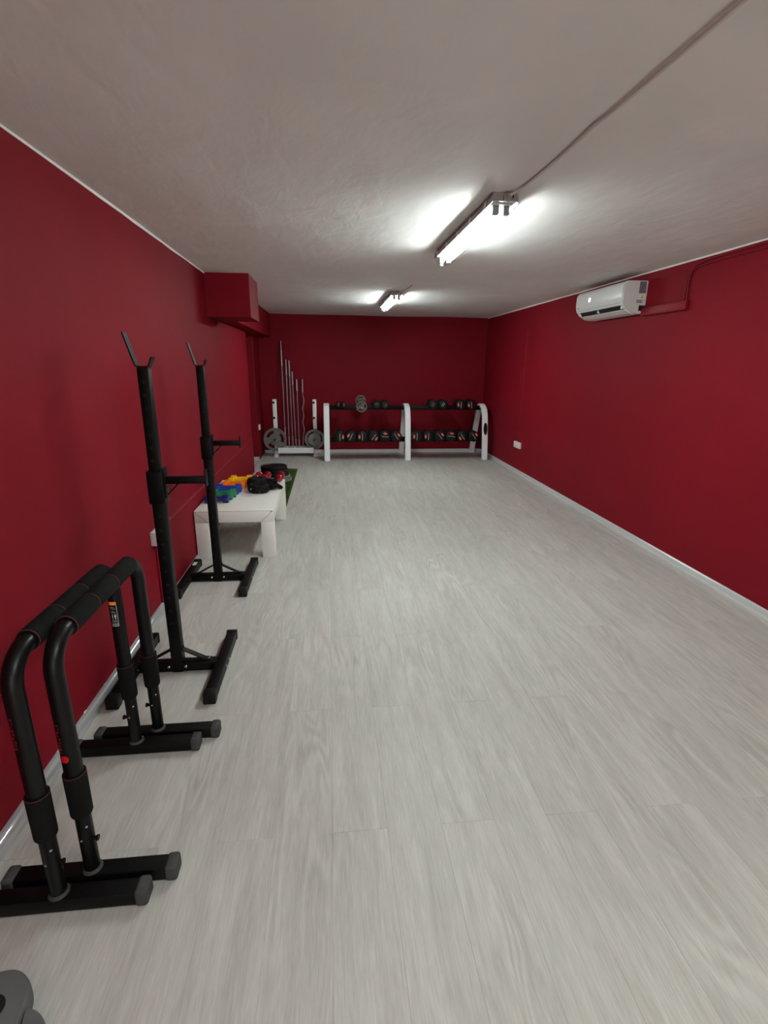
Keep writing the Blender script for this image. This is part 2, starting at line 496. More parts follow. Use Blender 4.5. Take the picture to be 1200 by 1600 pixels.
# ------------------------------------------------------------------ ceiling lights
def make_light(loc, label, tube_kind):
    t = thing('ceiling_light', label, 'ceiling light', loc, 0, 'twin tube ceiling lights')
    tube_mat = tube_kind or 'tube'
    L2, W = 0.635, 0.056
    # housing: shallow tray with rounded ends
    hs = [(-W, -0.034), (-W - 0.0065, -0.0435), (-W - 0.0065, -0.018), (-W + 0.004, 0.0), (W - 0.004, 0.0), (W + 0.0065, -0.018), (W + 0.0065, -0.0435), (W, -0.034)]
    MB().prism(hs, 'Y', -L2, L2).done('housing', 'fixture_grey', t, bevel=0.003)
    MB().box(-0.046, 0.046, -L2 + 0.03, L2 - 0.03, -0.0395, -0.0345, 0.001).done('reflector', 'reflector', t)
    # clear cover
    cv = [(-W - 0.005, -0.0437), (-W, -0.058), (-W + 0.016, -0.082), (-0.02, -0.090), (0.02, -0.090), (W - 0.016, -0.082), (W, -0.058), (W + 0.005, -0.0437)]
    cm = MB(); b = cm.bm
    rings = []
    for y, k in ((-L2, 0.90), (-L2 + 0.012, 0.97), (-L2 + 0.03, 1.0), (L2 - 0.03, 1.0), (L2 - 0.012, 0.97), (L2, 0.90)):
        rings.append([(x * k, y, -0.0437 + (z + 0.0437) * (k if abs(k - 1) < 1e-6 else k * 0.96)) for x, z in cv])
    vs = [[b.verts.new(p) for p in r] for r in rings]
    for i in range(len(vs) - 1):
        for j in range(len(cv) - 1):
            b.faces.new((vs[i][j], vs[i][j + 1], vs[i + 1][j + 1], vs[i + 1][j]))
    b.faces.new(vs[0]); b.faces.new(vs[-1])
    cm.done('cover', 'cover', t)
    for x in (-0.024, 0.024):
        MB().cyl((x, -L2 + 0.07, -0.060), (x, L2 - 0.07, -0.060), 0.013, 16).done('tube', tube_mat, t)
        for s in (-1, 1):
            MB().box(x - 0.014, x + 0.014, s * (L2 - 0.055) - 0.014, s * (L2 - 0.055) + 0.014, -0.078, -0.0400, 0.003).done('lamp_holder', 'holder', t)
    for s in (-1, 1):
        for y in (-0.54, -0.27, 0.0, 0.27, 0.54):
            cl = MB().box(s * (W + 0.0065) - 0.003, s * (W + 0.0065) + 0.003, y - 0.012, y + 0.012, -0.046, -0.014, 0.0015)
            cl.done('clip', 'reflector', t)
    g = MB().lathe([(0.020, 0.0), (0.020, -0.012), (0.013, -0.016), (0.009, -0.030)], (0.01, -L2 - 0.0005, -0.020), 'Y', 14)
    gl = g.done('cable_gland', 'fixture_grey', t)
    MB().lathe([(0.007, -0.002), (0.007, 0.0035)], (0.032, -L2 - 0.003, -0.017), 'Y', 12).done('screw', 'hole', t)
    return t

LZ = H - 0.004
make_light((0.795, 3.125, LZ), 'lit twin tube ceiling light in the foreground, the larger one', None)
make_light((0.725, 6.35, LZ), 'lit twin tube ceiling light farther back near the far wall, the smaller one', 'tube_aged')
make_light((0.870, -0.15, LZ), 'lit twin tube ceiling light above the near end of the room, outside the frame', None)

def cable(name, pts, r, m, label, cat):
    # smooth the polyline a little
    P = [Vector(p) for p in pts]
    for _ in range(2):
        Q = [P[0]]
        for a, b_ in zip(P[:-1], P[1:]):
            Q += [a * 0.75 + b_ * 0.25, a * 0.25 + b_ * 0.75]
        P = Q + [P[-1]]
    o = MB().tube(P, r, 8).done(name, m)
    tag(o, label, cat)
    return o
zc = H - 0.010
cable('ceiling_cable', [(0.875, 0.50, zc), (0.880, 0.9, zc), (0.872, 1.25, zc), (0.862, 1.70, zc), (0.850, 1.82, zc + 0.001), (0.856, 1.95, zc), (0.850, 2.25, zc), (0.838, 2.42, zc), (0.807, 2.453, LZ - 0.020)], 0.0055, 'cable',
      'thin grey painted cable on the ceiling running to the near ceiling light', 'cable')
cable('ceiling_cable', [(0.815, 5.25, zc + 0.004), (0.808, 5.36, zc), (0.790, 5.58, zc), (0.737, 5.683, LZ - 0.020)], 0.006, 'cable',
      'short thin cable on the ceiling leading into the far ceiling light', 'cable')

# ------------------------------------------------------------------ dip bars
def make_dip_bar(loc, label, marks):
    t = thing('dip_bar', label, 'dip bar', loc, 0, 'black parallel dip bars')
    HY, top, R, br = 0.295, 0.780, 0.0235, 0.085
    # bent upper tube
    pts = [(0, -HY, 0.30)]
    pts += [(0, -HY + br - br * math.cos(a), top - br + br * math.sin(a)) for a in [PI / 2 * i / 10 for i in range(11)]]
    pts += [(0, HY - br + br * math.sin(a), top - br + br * math.cos(a)) for a in [PI / 2 * i / 10 for i in range(11)]]
    pts += [(0, HY, 0.30)]
    MB().tube(pts, R, 20).done('upper_frame', 'black_steel', t)
    # foam grips with red seams
    gy = [-0.205, -0.065, 0.075, 0.232]
    for a, b_ in zip(gy[:-1], gy[1:]):
        g = MB().lathe([(R + 0.0005, a + 0.001), (0.0288, a + 0.001), (0.0302, a + 0.004), (0.0302, b_ - 0.004), (0.0288, b_ - 0.001), (R + 0.0005, b_ - 0.001)], (0, 0, top), 'Y', 22)
        g.done('foam_grip', 'foam', t)
    for y in gy[:-1]:
        MB().ring([(0.0285, -0.0009), (0.0299, -0.0009), (0.0299, 0.0009), (0.0285, 0.0009)], (0, y, top), 'Y', 22).done('seam', 'red_seam', t)
    for s in (-1, 1):
        y = s * HY
        c = MB().lathe([(0.0225, 0.250), (0.0268, 0.250), (0.0285, 0.254), (0.0292, 0.384), (0.0280, 0.388), (0.0246, 0.388)], (0, y, 0), 'Z', 20).done('collar', 'foam', t)
        MB().ring([(0.0281, -0.0008), (0.0295, -0.0008), (0.0295, 0.0008), (0.0281, 0.0008)], (0, y, 0.386), 'Z', 20).done('seam', 'red_seam', c)
        lg = MB().cyl((0, y, 0.047), (0, y, 0.300), 0.0210, 18).done('leg', 'black_steel', t)
        MB().lathe([(0.0215, 0.0), (0.0275, 0.0), (0.0255, 0.004), (0.0215, 0.008)], (0, y, 0.048), 'Z', 18).done('weld_collar', 'rubber_grey', lg)
        sk = -s
        kn = MB().cyl((sk * 0.019, y - 0.004, 0.160), (sk * 0.028, y - 0.004, 0.160), 0.0055, 12)
        kn.cyl((sk * 0.028, y - 0.004, 0.160), (sk * 0.033, y - 0.004, 0.160), 0.0085, 12)
        kn.done('lock_pin', 'black_metal', lg)
        MB().cyl((-0.004, y - 0.0195, 0.170), (-0.004, y - 0.0225, 0.170), 0.0035, 10).done('screw', 'chrome', lg)
        MB().cyl((0.013, y - 0.016, 0.215), (0.0145, y - 0.018, 0.215), 0.0035, 10).done('screw', 'chrome', lg)
        f = MB().box(-0.215, 0.215, y - 0.0245, y + 0.0245, 0.003, 0.048, 0.005).done('foot', 'black_metal', t)
        for e in (-1, 1):
            cp = MB()
            x0, x1 = (0.205, 0.240) if e > 0 else (-0.240, -0.205)
            cp.box(x0, x1, y - 0.0280, y + 0.0280, 0.0, 0.053, 0.009, 3)
            cp.done('end_cap', 'rubber_grey', f)
    # markings
    mm = MB()
    r = random.Random(marks)
    z0 = 0.63 if marks == 1 else 0.555
    k = 9
    for i in range(k):
        zz = z0 - i * 0.0105
        a0 = -2.15
        for j in range(3):
            if r.random() < 0.3: continue
            a = a0 + j * 0.16
            hh = r.choice((0.003, 0.006, 0.008))
            p = Vector((math.cos(a) * (R + 0.0004), -HY + math.sin(a) * (R + 0.0004), zz - r.random() * 0.002))
            m4 = Matrix.Translation(p) @ Matrix.Rotation(a, 4, 'Z')
            mm.box(-0.0003, 0.0003, -0.0013, 0.0013, -hh / 2, hh / 2, mtx=m4)
    mm.done('lettering', 'red_mark_dull', t)
    if marks == 2:
        d = MB(); b = d.bm
        cvs = []
        for i in range(20):
            a = 2 * PI * i / 20
            ang = -1.75 + 0.46 * math.cos(a); zz = 0.449 + 0.0115 * math.sin(a)
            cvs.append(b.verts.new((math.cos(ang) * (R + 0.0008), -HY + math.sin(ang) * (R + 0.0008), zz)))
        cen = b.verts.new((math.cos(-1.75) * (R + 0.0010), -HY + math.sin(-1.75) * (R + 0.0010), 0.449))
        for i in range(20): b.faces.new((cvs[i], cvs[(i + 1) % 20], cen))
        d.done('round_mark', 'red_mark', t)
    else:
        # printed warning sticker wrapped on the far leg
        def patch(a0, a1, z0, z1, lift, name, m, parent):
            d = MB(); b = d.bm; n = 8
            for i in range(n):
                aa, ab = a0 + (a1 - a0) * i / n, a0 + (a1 - a0) * (i + 1) / n
                q = [(aa, z0), (ab, z0), (ab, z1), (aa, z1)]
                b.faces.new([b.verts.new((math.cos(a) * (R + lift), HY + math.sin(a) * (R + lift), z)) for a, z in q])
            bmesh.ops.remove_doubles(b, verts=b.verts, dist=1e-6)
            return d.done(name, m, parent)
        ca = -1.65
        st = patch(ca - 0.52, ca + 0.52, 0.556, 0.650, 0.0006, 'warning_sticker', 'black_steel', t)
        patch(ca - 0.52, ca + 0.52, 0.638, 0.650, 0.0010, 'orange_band', 'orange_mark', st)
        w = [patch(ca + 0.47, ca + 0.52, 0.556, 0.636, 0.0010, 'white_border', 'white_mark', st),
             patch(ca - 0.52, ca + 0.52, 0.556, 0.5585, 0.0010, 'white_border', 'white_mark', st),
             patch(ca - 0.40, ca + 0.45, 0.563, 0.5655, 0.0010, 'white_border', 'white_mark', st)]
        for j, (aa, ww) in enumerate(((-0.18, 0.07), (0.20, 0.12))):
            patch(ca + aa - ww / 2, ca + aa + ww / 2, 0.583, 0.603, 0.0011, 'figure_print', 'white_mark', st)
            patch(ca + aa - ww, ca + aa + ww, 0.592, 0.599, 0.0010, 'figure_print', 'white_mark', st)
        for z in (0.572, 0.577, 0.608, 0.613, 0.623, 0.629):
            patch(ca - 0.40, ca + 0.10 + 0.3 * r.random(), z, z + 0.0018, 0.0010, 'print_line', 'stripe', st)
    return t
make_dip_bar((-0.773, 1.430, 0), 'black tubular dip bar nearer the red wall, with warning sticker', 1)
make_dip_bar((-0.712, 1.4965, 0), 'black tubular dip bar standing farther from the red wall, with red dot', 2)

# ------------------------------------------------------------------ squat stands
def make_stand(loc, label):
    t = thing('squat_stand', label, 'squat stand', loc, 0, 'black squat stands')
    MB().box(-0.0265, 0.0265, -0.0265, 0.0265, 0.004, 0.900, 0.004).done('lower_post', 'black_metal', t)
    MB().box(-0.0230, 0.0230, -0.0230, 0.0230, 0.860, 1.437, 0.004).done('upper_post', 'black_metal', t)
    sl = MB().box(-0.034, 0.034, -0.034, 0.034, 0.858, 1.004, 0.004).done('sleeve', 'black_metal', t)
    MB().box(0.0335, 0.040, -0.022, 0.022, 0.880, 1.018, 0.002).done('flange', 'black_metal', sl)
    arm = MB().box(0.0395, 0.212, -0.016, 0.016, 0.944, 0.975, 0.003).done('spotter_arm', 'black_metal', t)
    MB().box(0.207, 0.213, -0.020, 0.020, 0.930, 1.004, 0.002).done('stop_plate', 'black_metal', arm)
    MB().cyl((0.038, 0, 0.892), (0.092, 0, 0.946), 0.0032, 8).done('brace_rod', 'black_metal', arm)
    for i, (z0, z1, n, hw) in enumerate(((1.05, 1.38, 7, 0.0233), (0.27, 0.80, 9, 0.0268))):
        for k in range(n):
            z = z0 + (z1 - z0) * k / (n - 1)
            MB().cyl((0, -hw + 0.002, z), (0, -hw - 0.0004, z), 0.0075, 12).done('adjustment_hole', 'hole', t)
    # U shaped bar catch: long inner arm, short outer arm
    cup = MB().strip([(-0.063, 0, 1.574), (-0.029, 0, 1.450), (-0.022, 0, 1.4405), (0.022, 0, 1.4405), (0.028, 0, 1.447), (0.040, 0, 1.478)], (0, 0.044, 0), 0.006)
    cup.done('bar_catch', 'black_steel', t)
    MB().box(-0.185, 0.185, -0.0245, 0.0245, 0.008, 0.054, 0.003).done('crossbar', 'black_metal', t)
    for s in (-1, 1):
        x = s * 0.206
        f = MB().box(x - 0.0245, x + 0.0245, -0.275, 0.275, 0.003, 0.052, 0.003).done('foot', 'black_metal', t)
        for e in (-1, 1):
            y0, y1 = (0.262, 0.286) if e > 0 else (-0.286, -0.240)
            MB().box(x - 0.0275, x + 0.0275, y0, y1, 0.0, 0.056, 0.005).done('end_cap', 'rubber_black', f)
        for y in (-0.03, 0.03):
            MB().lathe([(0.0075, 0), (0.0075, 0.004), (0.004, 0.006)], (x + 0.0245, y, 0.030), 'X', 10).done('bolt', 'chrome', f)
        g = MB().strip([(s * 0.0275, 0.0, 0.128), (s * 0.030, 0.0, 0.116), (s * 0.128, 0.0, 0.062), (s * 0.160, 0.0, 0.0565)], (0, 0.030, 0), 0.005)
        br = g.done('gusset', 'black_metal', t)
        MB().lathe([(0.007, 0), (0.007, 0.004), (0.004, 0.006)], (s * 0.145, 0.0, 0.0590), 'Z', 10).done('bolt', 'chrome', br)
        for x2 in (0.040,):
            MB().lathe([(0.007, 0), (0.007, -0.004), (0.004, -0.006)], (s * x2, -0.0245, 0.036), 'Y', 10).done('bolt', 'chrome', t)
    return t
stand = make_stand((-0.765, 2.270, 0), 'black steel squat stand nearest the camera, just behind the dip bars')
stand2 = dup(stand, (-0.795, 3.355, 0), 'black steel squat stand in front of the white table')
MB().box(-0.2190, -0.1930, 0.165, 0.225, 0.0522, 0.0530).done('paper_tag', 'white_mark', stand2)

# ------------------------------------------------------------------ wall sockets, conduit, trunking
def wall_box(name, label, x0, x1, y0, y1, z0, z1, face, holes):
    t = thing(name, label, 'socket', ((x0 + x1) / 2, (y0 + y1) / 2, z0))
    cx, cy = (x0 + x1) / 2, (y0 + y1) / 2
    MB().box(x0 - cx, x1 - cx, y0 - cy, y1 - cy, 0, z1 - z0, 0.006, 3).done('housing', 'socket', t)
    fx = (x1 - cx) if face > 0 else (x0 - cx)
    for (hy, hz) in holes:
        p = MB().lathe([(0.0225, 0), (0.0225, face * 0.002), (0.019, face * 0.003), (0.018, face * 0.0005)], (fx, hy, hz), 'X', 18).done('socket_ring', 'ac_side', t)
        hh = MB()
        for d in (-0.0095, 0.0095):
            hh.lathe([(0.003, 0), (0.003, face * 0.0012)], (fx + face * 0.0006, hy + d, hz), 'X', 8)
        hh.done('pin_holes', 'hole', p)
    return t
wall_box('wall_socket', 'white surface socket box low on the left wall behind the first squat stand', XL - 0.001, XL + 0.042, 2.90, 3.01, 0.425, 0.510, 1, [(0, 0.043)])
wall_box('wall_socket', 'white double socket low on the right wall', XR - 0.032, XR + 0.001, 6.71, 6.93, 0.353, 0.437, -1, [(-0.055, 0.042), (0.055, 0.042)])
wall_box('wall_socket', 'small white socket at the far left corner beside the plate rack', -1.111, -1.085, 8.02, 8.10, 0.46, 0.545, 1, [(0, 0.042)])
cd = MB().prism([(XR + 0.001, 6.812)] + [(XR - 0.005 * math.sin(a), 6.82 - 0.007 * math.cos(a)) for a in [PI * i / 8 for i in range(9)]] + [(XR + 0.001, 6.828)], 'Z', 0.432, 1.895)
tag(cd.done('wall_conduit', 'trunk_red'), 'thin red painted conduit going up from the right wall socket', 'conduit')

# ------------------------------------------------------------------ air conditioner
def make_ac():
    t = thing('air_conditioner', 'white split air conditioner high on the right red wall', 'air conditioner', (XR, 4.665, 1.885))
    D, Hh, L2 = 0.205, 0.250, 0.415
    # outline in (x from wall, z); x negative is into the room
    prof = [(0.0, 0.0), (0.0, Hh), (-0.150, Hh)] + [(-0.150 - 0.050 * math.sin(a), Hh - 0.050 * (1 - math.cos(a))) for a in [PI / 2 * i / 5 for i in range(1, 6)]]
    prof += [(-D + 0.003, 0.13), (-D + 0.012, 0.085), (-0.165, 0.045), (-0.105, 0.010), (-0.06, 0.0)]
    MB().prism(prof, 'Y', -L2 + 0.012, L2 - 0.012).done('body', 'ac_side', t, bevel=0.003)
    # end cheeks, slightly proud with a recessed joint
    for s in (-1, 1):
        ys = sorted((s * (L2 - 0.008), s * L2))
        pr = [(x * 1.0 + 0.0 if x > -0.01 else x + 0.002, z) for x, z in prof]
        ch = MB().prism(pr, 'Y', ys[0], ys[1]).done('end_panel', 'ac_side', t, bevel=0.002)
        if s < 0:
            y = -L2
            MB().box(-0.070, -0.012, y - 0.0015, y + 0.001, 0.155, 0.244).done('rating_label', 'label_grey', ch)
            MB().box(-0.070, -0.012, y - 0.0012, y + 0.001, 0.110, 0.152).done('energy_label', 'white_mark', ch)
            MB().prism([(-0.050, 0.118), (-0.028, 0.118), (-0.039, 0.143)], 'Y', y - 0.0022, y - 0.0010).done('warning_triangle', 'label_yellow', ch)
            for z in (0.082, 0.095):
                MB().box(-0.082, -0.030, y - 0.0015, y + 0.001, z, z + 0.008).done('print_line', 'label_grey', ch)
            MB().box(-0.055, -0.0005, y - 0.0015, y + 0.001, 0.020, 0.062, 0.0005).done('pipe_cutout', 'hole', ch)
    # curved front panel
    fp = [(-0.152, Hh + 0.003)] + [(-0.152 - 0.053 * math.sin(a), Hh + 0.003 - 0.053 * (1 - math.cos(a))) for a in [PI / 2 * i / 6 for i in range(1, 7)]]
    fp += [(-D - 0.001, 0.13), (-D + 0.008, 0.088), (-0.1835, 0.0655)]
    inner = [(x + 0.010, z - 0.002) for x, z in reversed(fp)]
    MB().prism(fp + inner, 'Y', -L2 + 0.020, L2 - 0.006).done('front_panel', 'ac_white', t)
    # air outlet and flap
    MB().prism([(-0.1952, 0.0848), (-0.1668, 0.0436), (-0.1340, 0.0245), (-0.1310, 0.0310), (-0.163, 0.048), (-0.190, 0.0875)], 'Y', -L2 + 0.045, L2 - 0.045).done('air_outlet', 'hole', t, smooth=False)
    MB().prism([(-0.1480, 0.0385), (-0.1530, 0.0280), (-0.1060, 0.0040), (-0.0700, -0.0030), (-0.070, 0.004), (-0.1020, 0.0120)], 'Y', -L2 + 0.04, L2 - 0.06).done('flap', 'ac_white', t, smooth=False)
    for y in (-L2 + 0.05, 0.02, L2 - 0.055):
        MB().box(-0.182, -0.158, y - 0.006, y + 0.006, 0.036, 0.062, 0.002).done('flap_bracket', 'ac_white', t)
    MB().box(-D - 0.0022, -D + 0.001, 0.13, 0.165, 0.145, 0.180, 0.0005).done('display', 'display', t)
    MB().box(-D + 0.0005, -D + 0.004, 0.345, 0.375, 0.104, 0.110).done('maker_mark', 'label_grey', t)
    return t
make_ac()
tk = thing('pipe_trunking', 'red painted pipe trunking box beside the air conditioner', 'trunking', (XR, 3.98, 1.862))
MB().box(-0.028, 0.0, -0.285, 0.268, 0.0, 0.066, 0.003).done('trunk_base', 'trunk_red', tk)
MB().box(-0.032, -0.026, -0.285, 0.268, 0.004, 0.062, 0.002).done('trunk_lid', 'trunk_red', tk)
def wall_cable(label, dy, dz, seed):
    r = random.Random(seed)
    pts = [(XR - 0.012, 3.725 + dy, 1.885), (XR - 0.010, 3.74 + dy, 1.96), (XR - 0.012, 3.735 + dy + 0.012 * r.random(), 2.05), (XR - 0.010, 3.735 + dy, 2.11 + dz),
           (XR - 0.010, 3.69 + dy, 2.150 + dz), (XR - 0.010, 3.60, 2.160 + dz)]
    y = 3.45
    while y > -0.5:
        pts.append((XR - 0.010, y, 2.166 + dz + 0.012 * (r.random() - 0.5)))
        y -= 0.28
    return cable('wall_cable', pts, 0.0052, 'trunk_red', label, 'cable')
wall_cable('red painted cable on the right wall, the inner of two beside the trunking', 0.015, -0.014, 3)
wall_cable('red painted cable on the right wall, the upper of two under the ceiling', -0.012, 0.008, 5)

# ------------------------------------------------------------------ white table
def make_table():
    X0, X1, Y0, Y1, HT, B = -1.036, -0.448, 3.775, 4.85, 0.384, 0.098
    t = thing('low_table', 'low white square-legged table against the left wall', 'table', ((X0 + X1) / 2, (Y0 + Y1) / 2, 0))
    a, b_ = (X1 - X0) / 2, (Y1 - Y0) / 2
    top = MB().box(-a, a, -b_, b_, HT - B + 0.004, HT, 0.003).done('tabletop', 'table_white', t)
    for sx in (-1, 1):
        for sy in (-1, 1):
            xs = sorted((sx * a, sx * (a - B))); ys = sorted((sy * b_, sy * (b_ - B * 0.9)))
            MB().box(xs[0], xs[1], ys[0], ys[1], 0.0, HT - B + 0.0045, 0.003).done('leg', 'table_white', t)
    # mitre joints on the near face
    for sx in (-1, 1):
        j = MB().strip([(sx * (a - 0.004), -b_ - 0.0003, HT - 0.006), (sx * (a - B), -b_ - 0.0003, HT - B + 0.002)], (0, 0.0012, 0), 0.0022)
        j.done('mitre_joint', 'line', top)
    j = MB().box(-a + 0.004, a - 0.004, -b_ - 0.0006, -b_ + 0.001, HT - 0.0070, HT - 0.0055)
    j.done('edge_joint', 'line', top)
    MB().cyl((a - 0.016, -b_ + 0.001, HT - 0.012), (a - 0.016, -b_ - 0.0008, HT - 0.012), 0.004, 10).done('screw_hole', 'hole', top)
    return t
make_table()
TZ = 0.384

# ------------------------------------------------------------------ small dumbbells on the table
def make_small_dumbbell(name, matname, label, group, r, L, round_head=False):
    t = thing(name, label, 'dumbbell', (0, 0, 0), 0, group)
    n = 20 if round_head else 8
    ph = 0 if round_head else PI / 8
    rr = r / math.cos(PI / n) if not round_head else r
    hl = 0.048 if not round_head else 0.050
    for s in (-1, 1):
        if round_head:
            pr = [(0.3 * r, 0), (0.72 * r, 0.002), (0.94 * r, 0.012), (r, 0.025), (0.94 * r, 0.038), (0.72 * r, 0.047), (0.3 * r, 0.050)]
        else:
            pr = [(0.55 * rr, 0.0), (0.93 * rr, 0.001), (rr, 0.006), (rr, hl - 0.006), (0.93 * rr, hl - 0.001), (0.55 * rr, hl)]
        prof = [(a, s * (L / 2 - hl + h)) for a, h in pr]
        MB().lathe(prof, (0, 0, r), 'X', n, ph).done('head', matname, t)
    MB().lathe([(0.56 * r, -L / 2 + hl - 0.004), (0.60 * r, -0.03), (0.62 * r, 0.0), (0.60 * r, 0.03), (0.56 * r, L / 2 - hl + 0.004)], (0, 0, r), 'X', 14).done('handle', matname, t)
    return t
sets = [  # colour, x centre, y, radius, length, yaw, label
    ('navy', -0.912, 4.015, 0.031, 0.185, 0.02, 'navy blue vinyl dumbbell, nearest of the row on the white table'),
    ('green', -0.905, 4.105, 0.036, 0.195, 0.03, 'green vinyl dumbbell on the white table, the nearer of two'),
    ('green', -0.890, 4.185, 0.036, 0.195, 0.00, 'green vinyl dumbbell on the white table, the farther of two'),
    ('blue', -0.890, 4.285, 0.036, 0.205, 0.03, 'bright blue vinyl dumbbell beside the green pair on the white table'),
    ('blue', -0.880, 4.365, 0.036, 0.205, -0.05, 'bright blue vinyl dumbbell beside the orange pair on the white table'),
    ('orange', -0.868, 4.465, 0.034, 0.205, 0.05, 'orange vinyl dumbbell beside the blue pair on the white table'),
    ('orange', -0.850, 4.545, 0.034, 0.205, 0.0, 'orange vinyl dumbbell beside the yellow pair on the white table'),
    ('yellow', -0.842, 4.645, 0.032, 0.195, -0.08, 'yellow vinyl dumbbell beside the orange pair on the white table'),
    ('yellow', -0.838, 4.752, 0.032, 0.190, 0.04, 'yellow vinyl dumbbell at the far end of the row on the white table')]
for c, x, y, r, L, rz, lab in sets:
    t = make_small_dumbbell('vinyl_dumbbell', c, lab, 'coloured vinyl dumbbells on the white table', r, L)
    t.location = (x, y, TZ); t.rotation_euler = (0, 0, rz)
for x, rz, lab in ((-0.700, 0.10, 'glossy red round-headed dumbbell at the table end, leftmost of three, beside the yellow pair'),
                   (-0.618, 0.06, 'glossy red round-headed dumbbell at the table end, middle one of three, behind the black straps'),
                   (-0.486, 0.05, 'glossy red round-headed dumbbell at the far right corner of the white table')):
    t = make_small_dumbbell('red_dumbbell', 'red_gloss', lab, 'glossy red dumbbells at the end of the table', 0.0355, 0.200, True)
    t.location = (x, 4.815, TZ); t.rotation_euler = (0, 0, PI / 2 - rz)

# ------------------------------------------------------------------ straps and ankle weight on the table
def strap_path(name, label, pts, width, thick, cat, parts=()):
    P = [Vector(p) for p in pts]
    for _ in range(2):
        Q = [P[0]]
        for a, b_ in zip(P[:-1], P[1:]): Q += [a * 0.75 + b_ * 0.25, a * 0.25 + b_ * 0.75]
        P = Q + [P[-1]]
    return P
def ankle_weight(loc, rz, label, ra, rb, h):
    t = thing('ankle_weight', label, 'ankle weight', loc, rz, 'black ankle weights on the table')
    # padded loop: segments of cushion around an ellipse
    n = 5
    for i in range(n):
        a0 = 2 * PI * (i + 0.02) / n; a1 = 2 * PI * (i + 0.98) / n
        rings = []
        for k in range(7):
            a = a0 + (a1 - a0) * k / 6
            f = 0.80 + 0.20 * math.sin(PI * k / 6) ** 0.5
            th = 0.021 * f; hh = h / 2 * (0.86 + 0.14 * f)
            ring = []
            for q in range(10):
                b_ = 2 * PI * q / 10
                rr = th * math.copysign(abs(math.cos(b_)) ** 0.6, math.cos(b_)); zz = hh * math.copysign(abs(math.sin(b_)) ** 0.6, math.sin(b_))
                ring.append((math.cos(a) * (ra + rr), math.sin(a) * (rb + rr), h / 2 + zz))
            rings.append(ring)
        MB().loft(rings).done('pad', 'strap', t)
    pts = [(math.cos(a) * (ra + 0.022), math.sin(a) * (rb + 0.022), h / 2) for a in [2 * PI * i / 40 for i in range(41)]]
    rings = []
    for p in pts:
        v = Vector((p[0], p[1], 0)).normalized()
        p = Vector(p)
        rings.append([p - v * 0.002 + Vector((0, 0, -0.012)), p + v * 0.002 + Vector((0, 0, -0.012)), p + v * 0.002 + Vector((0, 0, 0.012)), p - v * 0.002 + Vector((0, 0, 0.012))])
    MB().loft(rings).done('strap', 'strap', t)
    MB().box(-0.055, -0.040, -rb - 0.016, -rb - 0.006, h / 2 + 0.000, h / 2 + 0.014, 0.002).done('buckle', 'chrome', t)
    return t
ankle_weight((-0.628, 4.340, TZ), -0.15, 'black padded ankle weight lying at the front of the strap pile on the table', 0.070, 0.050, 0.075)
ankle_weight((-0.660, 4.490, TZ), 0.3, 'black padded ankle weight in the middle of the strap pile on the table', 0.066, 0.045, 0.100)
def strap_coil(loc, rz, label, seed, red):
    t = thing('training_strap', label, 'strap', loc, rz, 'black training straps on the table')
    r = random.Random(seed)
    ctrl = []
    turns = 2.3
    n = 26
    for i in range(n):
        a = 2 * PI * turns * i / n
        k = 1 + 0.22 * math.sin(3 * a + seed)
        ctrl.append(Vector((0.062 * k * math.cos(a), 0.036 * k * math.sin(a), 0.014 + 0.034 * i / n + 0.010 * math.sin(2.1 * a) + 0.006)))
    ctrl.append(Vector((0.070, -0.030, 0.013)))
    ctrl.append(Vector((0.085, -0.045, 0.013)))
    P = strap_path('', '', ctrl, 0, 0, '')
    rings = []
    for i, p in enumerate(P):
        d = (P[min(i + 1, len(P) - 1)] - P[max(i - 1, 0)]).normalized()
        up = Vector((0, 0, 1)); side = d.cross(up).normalized()
        w = up * 0.012; s = side * 0.0022
        rings.append([p - w - s, p + w - s, p + w + s, p - w + s])
    MB().loft(rings).done('webbing', 'strap', t)
    for (x, y, z, ang) in ((0.030, -0.048, 0.0172, 0.25), (-0.020, 0.046, 0.0172, -0.2)):
        hd = MB().lathe([(0.010, -0.052), (0.0155, -0.048), (0.0165, 0.0), (0.0155, 0.048), (0.010, 0.052)], (0, 0, 0), 'X', 14)
        o = hd.done('handle', 'foam', t); o.location = (x, y, z); o.rotation_euler = (0, 0, ang)
        if red:
            for e in (-0.040, 0.040):
                MB().ring([(0.0150, -0.007), (0.0172, -0.006), (0.0172, 0.006), (0.0150, 0.007)], (e, 0, 0), 'X', 14).done('end_ring', 'red_mark', o)
    MB().ring([(0.012, -0.003), (0.016, -0.002), (0.016, 0.002), (0.012, 0.003)], (0.088, -0.047, 0.017), 'Y', 14).done('ring', 'chrome', t)
    return t
strap_coil((-0.560, 4.625, TZ), -0.45, 'coiled black training strap with red-tipped handles at the back of the strap pile', 1, True)
strap_coil((-0.507, 4.445, TZ), 1.75, 'coiled black training strap at the right end of the strap pile, near the table edge', 2, False)

